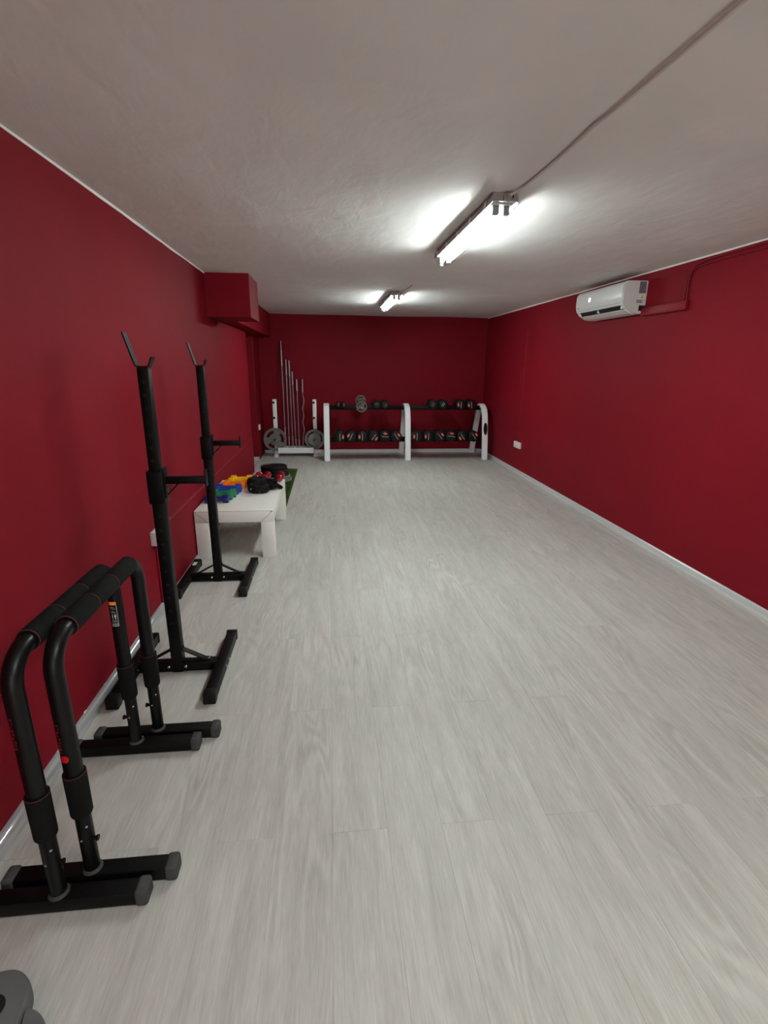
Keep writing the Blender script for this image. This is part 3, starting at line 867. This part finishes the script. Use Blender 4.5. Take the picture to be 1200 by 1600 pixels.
# ------------------------------------------------------------------ turf mat and plates behind the table
def turf():
    X0, X1, Y0, Y1 = -0.96, -0.480, 5.22, 7.19
    t = thing('turf_mat', 'green artificial turf mat on the floor behind the white table', 'mat', ((X0 + X1) / 2, (Y0 + Y1) / 2, 0))
    hx, hy = (X1 - X0) / 2, (Y1 - Y0) / 2
    MB().box(-hx, hx, -hy, hy, 0.0, 0.008, 0.002).done('backing', 'turf_base', t)
    r = random.Random(11)
    v, f = [], []
    for i in range(14000):
        x, y = r.uniform(-hx, hx), r.uniform(-hy, hy)
        a = r.uniform(0, 2 * PI); h = r.uniform(0.014, 0.026); w = 0.0035
        lx, ly = r.uniform(-0.012, 0.012), r.uniform(-0.012, 0.012)
        dx, dy = w * math.cos(a), w * math.sin(a)
        k = len(v)
        v += [(x - dx, y - dy, 0.0075), (x + dx, y + dy, 0.0075), (x + lx, y + ly, 0.0075 + h)]
        f.append((k, k + 1, k + 2))
    me = bpy.data.meshes.new('blades'); me.from_pydata(v, [], f); me.materials.append(M['turf'])
    o = bpy.data.objects.new('blades', me); C.objects.link(o); o.parent = t
    o['kind'] = 'stuff'
turf()

def plate_mesh(R, T, hub, grips, inner=0.026, rim=0.88):
    """weight plate, axis Z, lying from z = 0 to T; grips = number of cut-out handholds"""
    mb = MB(); b = mb.bm
    NA = 48
    rs = [inner, hub, hub * 1.02, R * 0.52, R * 0.78, R * rim - 0.004, R * rim + 0.002, R - 0.004, R]
    zs = [T * 0.5, T * 0.5, T * 0.30, T * 0.28, T * 0.28, T * 0.28, T * 0.5, T * 0.5, T * 0.36]
    def is_open(i, j):
        if not grips or i != 3: return False
        a = (j / NA * grips) % 1.0
        return a < 0.52
    top = [[b.verts.new((r * math.cos(2 * PI * j / NA), r * math.sin(2 * PI * j / NA), T / 2 + z)) for j in range(NA)] for r, z in zip(rs, zs)]
    bot = [[b.verts.new((r * math.cos(2 * PI * j / NA), r * math.sin(2 * PI * j / NA), T / 2 - z)) for j in range(NA)] for r, z in zip(rs, zs)]
    n = len(rs)
    for i in range(n - 1):
        for j in range(NA):
            k = (j + 1) % NA
            if is_open(i, j):
                continue
            b.faces.new((top[i][j], top[i + 1][j], top[i + 1][k], top[i][k]))
            b.faces.new((bot[i][j], bot[i][k], bot[i + 1][k], bot[i + 1][j]))
    for j in range(NA):
        k = (j + 1) % NA
        b.faces.new((top[0][j], top[0][k], bot[0][k], bot[0][j]))
        b.faces.new((top[-1][j], bot[-1][j], bot[-1][k], top[-1][k]))
        if is_open(3, j):
            b.faces.new((top[3][j], bot[3][j], bot[3][k], top[3][k]))
            b.faces.new((top[4][j], top[4][k], bot[4][k], bot[4][j]))
            if not is_open(3, j - 1): b.faces.new((top[3][j], top[4][j], bot[4][j], bot[3][j]))
            if not is_open(3, j + 1): b.faces.new((top[3][k], bot[3][k], bot[4][k], top[4][k]))
    return mb
def make_plate(loc, rot, label, group, m, R, T, hub, grips, rim=0.88, inner=0.026):
    t = thing('weight_plate', label, 'weight plate', loc, 0, group)
    t.rotation_euler = rot
    plate_mesh(R, T, hub, grips, inner, rim).done('disc', m, t)
    MB().ring([(inner + 0.0002, T * 0.02), (inner + 0.004, -T * 0.01), (inner + 0.007, T * 0.01), (inner + 0.007, T * 0.99), (inner + 0.004, T * 1.01), (inner + 0.0002, T * 0.98)], (0, 0, 0), 'Z', 24).done('hub_ring', 'steel', t)
    return t
z = 0.030
for i, (R, T, m, lab, dx) in enumerate((
        (0.195, 0.036, 'iron_grey', 'grey iron weight plate at the bottom of the floor stack behind the table', 0.01),
        (0.190, 0.034, 'iron_grey', 'grey iron weight plate second from the bottom of the floor stack', 0.0),
        (0.176, 0.040, 'rubber_black', 'black rubber weight plate third from the bottom of the floor stack', 0.004),
        (0.170, 0.036, 'rubber_black', 'black rubber weight plate second from the top of the floor stack', -0.003),
        (0.165, 0.036, 'rubber_black', 'black rubber weight plate on top of the floor stack behind the table', -0.010))):
    make_plate((-0.712 + dx, 6.40, z), (0, 0, 0.7 * i), lab, 'weight plates stacked on the turf mat', m, R, T, 0.055, 3 if i < 2 else 0, 0.9)
    z += T + 0.0012

# ------------------------------------------------------------------ plate and barbell rack
def make_bar_rack():
    bx = -0.5635
    t = thing('plate_rack', 'white steel plate and barbell rack at the far left wall', 'rack', (bx, 8.33, 0))
    for s, x in ((-1, -0.878 - bx), (1, -0.249 - bx)):
        u = MB().box(x - 0.030, x + 0.030, -0.030, 0.030, 0.040, 0.910, 0.004).done('upright', 'white_metal', t)
        for z in (0.86, 0.62):
            p = MB().cyl((x - 0.012, -0.028, z), (x - 0.012, -0.095, z + 0.008), 0.013, 12)
            p.lathe([(0.018, 0), (0.018, -0.006)], (x - 0.012, -0.028, z), 'Y', 12)
            p.done('peg', 'black_metal', u)
        MB().cyl((x + (-0.012 if s < 0 else -0.012), -0.028, 0.283), (x - 0.012, -0.165, 0.283), 0.0125, 14).done('plate_peg', 'black_metal', u)
        f = MB().box(x - 0.030, x + 0.030, -0.10, 0.24, 0.006, 0.044, 0.003).done('foot', 'white_metal', t)
        MB().box(x - 0.032, x + 0.032, -0.125, -0.095, 0.0, 0.046, 0.004).done('end_cap', 'socket', f)
    x0, x1 = -0.878 - bx + 0.0305, -0.249 - bx - 0.0305
    tr = MB()
    tr.box(x0, x1, -0.098, -0.092, 0.062, 0.150)
    tr.box(x0, x1, 0.092, 0.098, 0.062, 0.150)
    tr.box(x0, x1, -0.092, 0.092, 0.062, 0.068)
    tr.box(x0, x0 + 0.005, -0.092, 0.092, 0.068, 0.150)
    tr.box(x1 - 0.005, x1, -0.092, 0.092, 0.068, 0.150)
    tr.done('bar_tray', 'white_metal', t, smooth=False)
    return t
make_bar_rack()
pl = 'plates on the plate rack'
make_plate((-0.890, 8.272, 0.283), (PI / 2, 0.4, 0), 'large grey three-grip plate on the left peg of the plate rack', pl, 'iron_grey', 0.183, 0.034, 0.060, 3, inner=0.0138)
make_plate((-0.261, 8.272, 0.283), (PI / 2, 0.4, 0), 'grey three-grip plate at the back on the right peg of the plate rack', pl, 'iron_grey', 0.160, 0.032, 0.055, 3, inner=0.0138)
make_plate((-0.261, 8.236, 0.283), (PI / 2, 1.0, 0), 'smaller grey plate in front on the right peg of the plate rack', pl, 'iron_grey', 0.105, 0.026, 0.040, 0, inner=0.0138)

def make_barbell(p0, p1, label, group, curl=False, sleeve=0.30, r=0.0125, rs=0.019):
    p0, p1 = Vector(p0), Vector(p1)
    L = (p1 - p0).length
    t = thing('barbell', label, 'barbell', p0, 0, group)
    t.rotation_mode = 'QUATERNION'
    t.rotation_quaternion = Vector((0, 0, 1)).rotation_difference((p1 - p0).normalized())
    if curl:
        a, b_ = sleeve, L - sleeve
        m = (a + b_) / 2
        pts = [(0, 0, a - 0.01), (0, 0, a + 0.06), (0.026, 0, a + 0.14), (-0.008, 0, m - 0.10), (0.012, 0, m - 0.05), (0.012, 0, m + 0.05), (-0.008, 0, m + 0.10), (0.026, 0, b_ - 0.14), (0, 0, b_ - 0.06), (0, 0, b_ + 0.01)]
        P = strap_path('', '', pts, 0, 0, '')
        MB().tube(P, r, 10).done('shaft', 'steel', t)
    else:
        MB().cyl((0, 0, sleeve - 0.01), (0, 0, L - sleeve + 0.01), r, 12).done('shaft', 'steel', t)
    for s in (0, 1):
        z0, z1 = (0.0, sleeve) if s == 0 else (L - sleeve, L)
        MB().lathe([(rs - 0.002, z0), (rs, z0 + 0.002), (rs, z1 - 0.002), (rs - 0.002, z1)], (0, 0, 0), 'Z', 14).done('sleeve', 'bar_sleeve', t)
        zc_ = sleeve if s == 0 else L - sleeve
        MB().lathe([(rs + 0.004, zc_ - 0.006), (rs + 0.006, zc_ - 0.004), (rs + 0.006, zc_ + 0.004), (rs + 0.004, zc_ + 0.006)], (0, 0, 0), 'Z', 14).done('collar', 'steel', t)
    return t
bars = 'barbells standing in the plate rack'
make_barbell((-0.729, 8.335, 0.076), (-0.764, 8.592, 1.80), 'longest steel barbell standing leftmost in the plate rack', bars, False, 0.38, 0.0095, 0.0125)
make_barbell((-0.672, 8.310, 0.076), (-0.695, 8.590, 1.512), 'steel barbell standing second from left in the plate rack', bars, False, 0.24, 0.009, 0.0115)
make_barbell((-0.617, 8.345, 0.076), (-0.646, 8.592, 1.502), 'steel barbell standing third from left in the plate rack', bars, False, 0.24, 0.009, 0.0115)
make_barbell((-0.562, 8.310, 0.076), (-0.604, 8.590, 1.328), 'steel barbell standing fourth from left in the plate rack', bars, False, 0.20, 0.0085, 0.0115)
make_barbell((-0.513, 8.345, 0.076), (-0.535, 8.590, 1.210), 'straight short steel barbell standing fifth from left in the plate rack', bars, False, 0.18, 0.0085, 0.0115)
make_barbell((-0.450, 8.310, 0.076), (-0.442, 8.590, 1.210), 'wavy curl barbell standing rightmost in the plate rack', bars, True, 0.20, 0.009, 0.0115)

# ------------------------------------------------------------------ dumbbell rack
BEAM_UP, BEAM_LOW = 0.833, 0.364
def make_dumbbell_rack():
    t = thing('dumbbell_rack', 'white framed two-tier dumbbell rack along the far wall', 'rack', (1.195, 8.20, 0))
    ox, oy = 1.195, 8.20
    # side outline (y, z) of the arched leg pair, as a bent bar
    path = [(7.815, 0.003), (7.860, 0.30), (7.915, 0.60), (7.945, 0.70), (7.985, 0.765), (8.05, 0.812), (8.13, 0.838), (8.20, 0.836), (8.255, 0.810), (8.30, 0.745), (8.37, 0.60), (8.48, 0.30), (8.585, 0.003)]
    P = [Vector((0, y - oy, z)) for y, z in path]
    for _ in range(2):
        Q = [P[0]]
        for a, b_ in zip(P[:-1], P[1:]): Q += [a * 0.75 + b_ * 0.25, a * 0.25 + b_ * 0.75]
        P = Q + [P[-1]]
    split = next(i for i, p in enumerate(P) if p.y > 8.20 - oy)
    for k, x in enumerate((-0.06, 1.205, 2.445)):
        lx = x - ox
        for nm, pp in (('front_leg', P[:split + 1]), ('back_leg', P[split:])):
            rings = []
            W, D, c = 0.043, 0.026, 0.007
            for i, p in enumerate(pp):
                d = (pp[min(i + 1, len(pp) - 1)] - pp[max(i - 1, 0)]).normalized()
                nv = Vector((0, -d.z, d.y))
                X = Vector((1, 0, 0))
                o = p + X * lx
                rings.append([o + X * a * 1 + nv * b_ for a, b_ in ((-W + c, -D), (W - c, -D), (W, -D + c), (W, D - c), (W - c, D), (-W + c, D), (-W, D - c), (-W, -D + c))])
            o = MB().loft(rings).done(nm, 'white_metal', t)
            if nm == 'front_leg' and k == 2:
                # oval badge fixed on the front of the leg
                bm_ = MB()
                prf = lambda s: [(0.030 * s * math.cos(2 * PI * i / 24), 0.098 * s * math.sin(2 * PI * i / 24)) for i in range(24)]
                bm_.loft([[(a, 0.0, b_) for a, b_ in prf(1)], [(a, -0.006, b_) for a, b_ in prf(0.97)]])
                bo = bm_.done('oval_badge', 'rubber_black', o)
                bo.location = (lx, 7.892 - oy - 0.0275, 0.49); bo.rotation_euler = (-math.atan2(0.055, 0.30), 0, 0)
                # thin silver line inside the oval (sub-part level reached, so it is joined into the badge look)
        # brackets that carry the beams
        for (y0, y1, z0, z1) in ((8.085, 8.175, 0.766, 0.826), (7.872, 7.975, 0.292, 0.358)):
            br = MB().box(lx - 0.036, lx + 0.036, y0 - oy, y1 - oy, z0, z1, 0.004).done('beam_bracket', 'black_metal', t)
            for s in (-1, 1):
                if (k == 0 and s < 0) or (k == 2 and s > 0): continue
                MB().lathe([(0.011, 0), (0.011, s * 0.005), (0.006, s * 0.008)], (lx + s * 0.043, (7.90 if z0 < 0.5 else 8.02) - oy, (z0 + z1) / 2 if z0 < 0.5 else 0.80), 'X', 10).done('bolt', 'chrome', br)
    # two beams on each level; the dumbbells hang on them by their handles
    for y, z0, z1 in ((8.130, BEAM_UP - 0.068, BEAM_UP), (7.932, BEAM_LOW - 0.076, BEAM_LOW)):
        for x0, x1 in ((-0.06 + 0.0435, 1.205 - 0.0435), (1.205 + 0.0435, 2.445 - 0.0435)):
            MB().box(x0 - ox, x1 - ox, y - oy - 0.034, y - oy + 0.034, z0, z1, 0.005).done('beam', 'black_metal', t)
    return t
make_dumbbell_rack()

def make_round_dumbbell(loc, label, group, R, L, theta, badge=True, stripe='stripe', hl=None):
    """dumbbell lying across the tray: axis along Y, near face marked"""
    t = thing('dumbbell', label, 'dumbbell', loc, 0, group)
    hl = hl or L * 0.34
    heads = []
    for s in (-1, 1):
        pr = [(0.50 * R, 0), (0.86 * R, 0.001), (0.965 * R, 0.007), (R, 0.018), (R, hl - 0.012), (0.95 * R, hl - 0.003), (0.5 * R, hl)]
        prof = [(a, s * (L / 2 - h)) for a, h in pr]
        heads.append(MB().lathe(prof, (0, 0, R), 'Y', 28).done('head', 'rubber_black', t))
    MB().lathe([(0.0155, -L / 2 + hl - 0.004), (0.0175, -0.02), (0.0175, 0.02), (0.0155, L / 2 - hl + 0.004)], (0, 0, R), 'Y', 14).done('handle', 'chrome', t)
    yf = -L / 2
    rot = Matrix.Translation((0, 0, R)) @ Matrix.Rotation(-theta, 4, 'Y')
    # thin printed oval and stroke on the face
    if badge:
        el = [(0.56 * R + 0.17 * R * math.cos(2 * PI * i / 20), 0.36 * R * math.sin(2 * PI * i / 20)) for i in range(20)]
        mb = MB()
        mb.loft([[rot @ Vector((x, yf - 0.0010 + 0.0045, z)) for x, z in el], [rot @ Vector((x, yf - 0.0016, z)) for x, z in el]])
        mb.done('oval_print', 'badge_red', heads[0])
    st = MB()
    xs = (0.02,) if badge else (-0.02, 0.30)
    for x in xs:
        ln = 0.62 if badge else 0.42
        q = [(x * R - 0.045 * R, -ln * R), (x * R + 0.045 * R, -ln * R), (x * R + 0.045 * R, ln * R), (x * R - 0.045 * R, ln * R)]
        st.loft([[rot @ Vector((a, yf + 0.003, b_)) for a, b_ in q], [rot @ Vector((a, yf - 0.0013, b_)) for a, b_ in q]])
    st.done('stroke_print', stripe, heads[0])
    return t
low = [(0.139 + 0.1745 * i, a) for i, a in enumerate((0, 155, 180, -35, 85, 35))] + [(1.340 + 0.1805 * i, a) for i, a in enumerate((180, 180, 38, 83, 215, 35))]
ords = ['leftmost', 'second', 'third', 'fourth', 'fifth', 'sixth', 'seventh', 'eighth', 'ninth', 'tenth', 'eleventh', 'rightmost']
for i, (x, th) in enumerate(low):
    lab = 'black round dumbbell with coral oval on the lower rack shelf, ' + (ords[i] + ' of twelve' if i in (0, 11) else ords[i] + ' from left')
    make_round_dumbbell((x, 7.932, BEAM_LOW + 0.0176 - 0.0865), lab, 'black dumbbells on the lower shelf', 0.0865, 0.30, math.radians(th), True)
up = [(0.724, 0.065, 90, 'stripe_tan', False, 'black round dumbbell on the upper shelf, left of the pair nearest the middle leg'),
      (0.857, 0.065, -35, 'stripe_tan', False, 'black round dumbbell on the upper shelf, right of the pair nearest the middle leg'),
      (1.628, 0.076, 150, 'stripe_tan', False, 'black round dumbbell with tan strokes on the upper shelf, right bay'),
      (1.786, 0.076, 145, 'stripe', False, 'black round dumbbell with silver strokes on the upper shelf, right bay'),
      (2.070, 0.080, 180, 'stripe', True, 'black round dumbbell with coral oval on the upper shelf, second from the right end'),
      (2.238, 0.080, 188, 'stripe', True, 'black round dumbbell with coral oval on the upper shelf, at the right end')]
for x, R, th, stp_, bd, lab in up:
    make_round_dumbbell((x, 8.130, BEAM_UP + 0.0176 - R), lab, 'black dumbbells on the upper shelf', R, 0.26, math.radians(th), bd, stp_)

def make_tiny_dumbbell(loc, label):
    t = thing('small_dumbbell', label, 'dumbbell', loc, 0, 'small black dumbbells on the upper shelf')
    R, L, hl = 0.040, 0.21, 0.064
    for s in (-1, 1):
        pr = [(0.35 * R, 0), (0.75 * R, 0.003), (0.95 * R, 0.012), (R, 0.026), (0.95 * R, 0.042), (0.6 * R, hl)]
        MB().lathe([(a, s * (L / 2 - h)) for a, h in pr], (0, 0, R), 'Y', 20).done('head', 'black_gloss', t)
    MB().lathe([(0.012, -L / 2 + hl - 0.004), (0.013, 0), (0.012, L / 2 - hl + 0.004)], (0, 0, R), 'Y', 12).done('handle', 'chrome', t)
    return t
M['black_gloss'] = mat('black_gloss_vinyl', (0.012, 0.012, 0.012), 0.12)
make_tiny_dumbbell((0.128, 8.130, BEAM_UP + 0.0132 - 0.040), 'small glossy black dumbbell at the left end of the upper rack shelf')
make_tiny_dumbbell((0.2095, 8.130, BEAM_UP + 0.0132 - 0.040), 'small glossy black dumbbell second from the left end of the upper shelf')
# a dumbbell bar loaded with small iron plates, lying tilted across the upper beam
def make_plate_dumbbell():
    t = thing('plate_dumbbell', 'tilted dumbbell bar with grey iron plates on the upper rack beam', 'dumbbell', (0.487, 8.130, BEAM_UP + 0.0260))
    t.rotation_euler = (0.30, 0, 0)
    MB().cyl((0, -0.175, 0), (0, 0.175, 0), 0.0125, 14).done('bar', 'chrome', t)
    for s, a in ((-1, 0.3), (1, 1.1)):
        p = plate_mesh(0.088, 0.024, 0.032, 3, 0.0135)
        o = p.done('plate', 'iron_grey', t)
        o.location = (0, s * 0.128 + 0.012, 0); o.rotation_euler = (PI / 2, a, 0)
        MB().lathe([(0.013, -0.009), (0.022, -0.008), (0.022, 0.008), (0.013, 0.009)], (0, s * 0.152, 0), 'Y', 14).done('collar', 'steel', t)
make_plate_dumbbell()

# ------------------------------------------------------------------ grey foam piece at the near left corner
LOBE1 = [(-0.09, 0.031), (-0.013, 0.045), (0.021, 0.047), (0.05, 0.034), (0.073, 0.013), (0.081, -0.009), (0.085, -0.031), (0.087, -0.06), (0.099, -0.116), (-0.002, -0.106)]
LOBE2 = [(0.082, -0.036), (0.094, -0.033), (0.118, -0.043), (0.14, -0.061), (0.152, -0.083), (0.164, -0.122), (0.105, -0.116), (0.094, -0.072)]
HOLE = (0.013000000000000005, -0.039)
def grey_piece():
    t = thing('foam_block', 'dark grey rounded foam piece on the floor at the bottom left corner', 'foam block', (-0.80, 0.90, 0))
    def lobe(pts, h):
        P = [Vector((x, y, 0)) for x, y in pts]
        for _ in range(3):
            Q = []
            for i in range(len(P)):
                a, b_ = P[i], P[(i + 1) % len(P)]
                Q += [a * 0.75 + b_ * 0.25, a * 0.25 + b_ * 0.75]
            P = Q
        c = sum(P, Vector()) / len(P)
        mb = MB()
        rings = []
        for k, z in ((0.90, 0.0), (0.97, 0.006), (1.0, 0.018), (1.0, h - 0.022), (0.985, h - 0.012), (0.95, h - 0.004), (0.88, h)):
            rings.append([(c.x + (p.x - c.x) * k, c.y + (p.y - c.y) * k, z) for p in P])
        return mb.loft(rings)
    lobe(LOBE1, 0.060).done('large_lobe', 'grey_foam', t)
    lobe(LOBE2, 0.050).done('small_lobe', 'grey_foam', t)
    MB().lathe([(0.030, 0.0), (0.030, 0.0012)], HOLE + (0.0596,), 'Z', 20).done('hole', 'hole', t)
    return t
grey_piece()
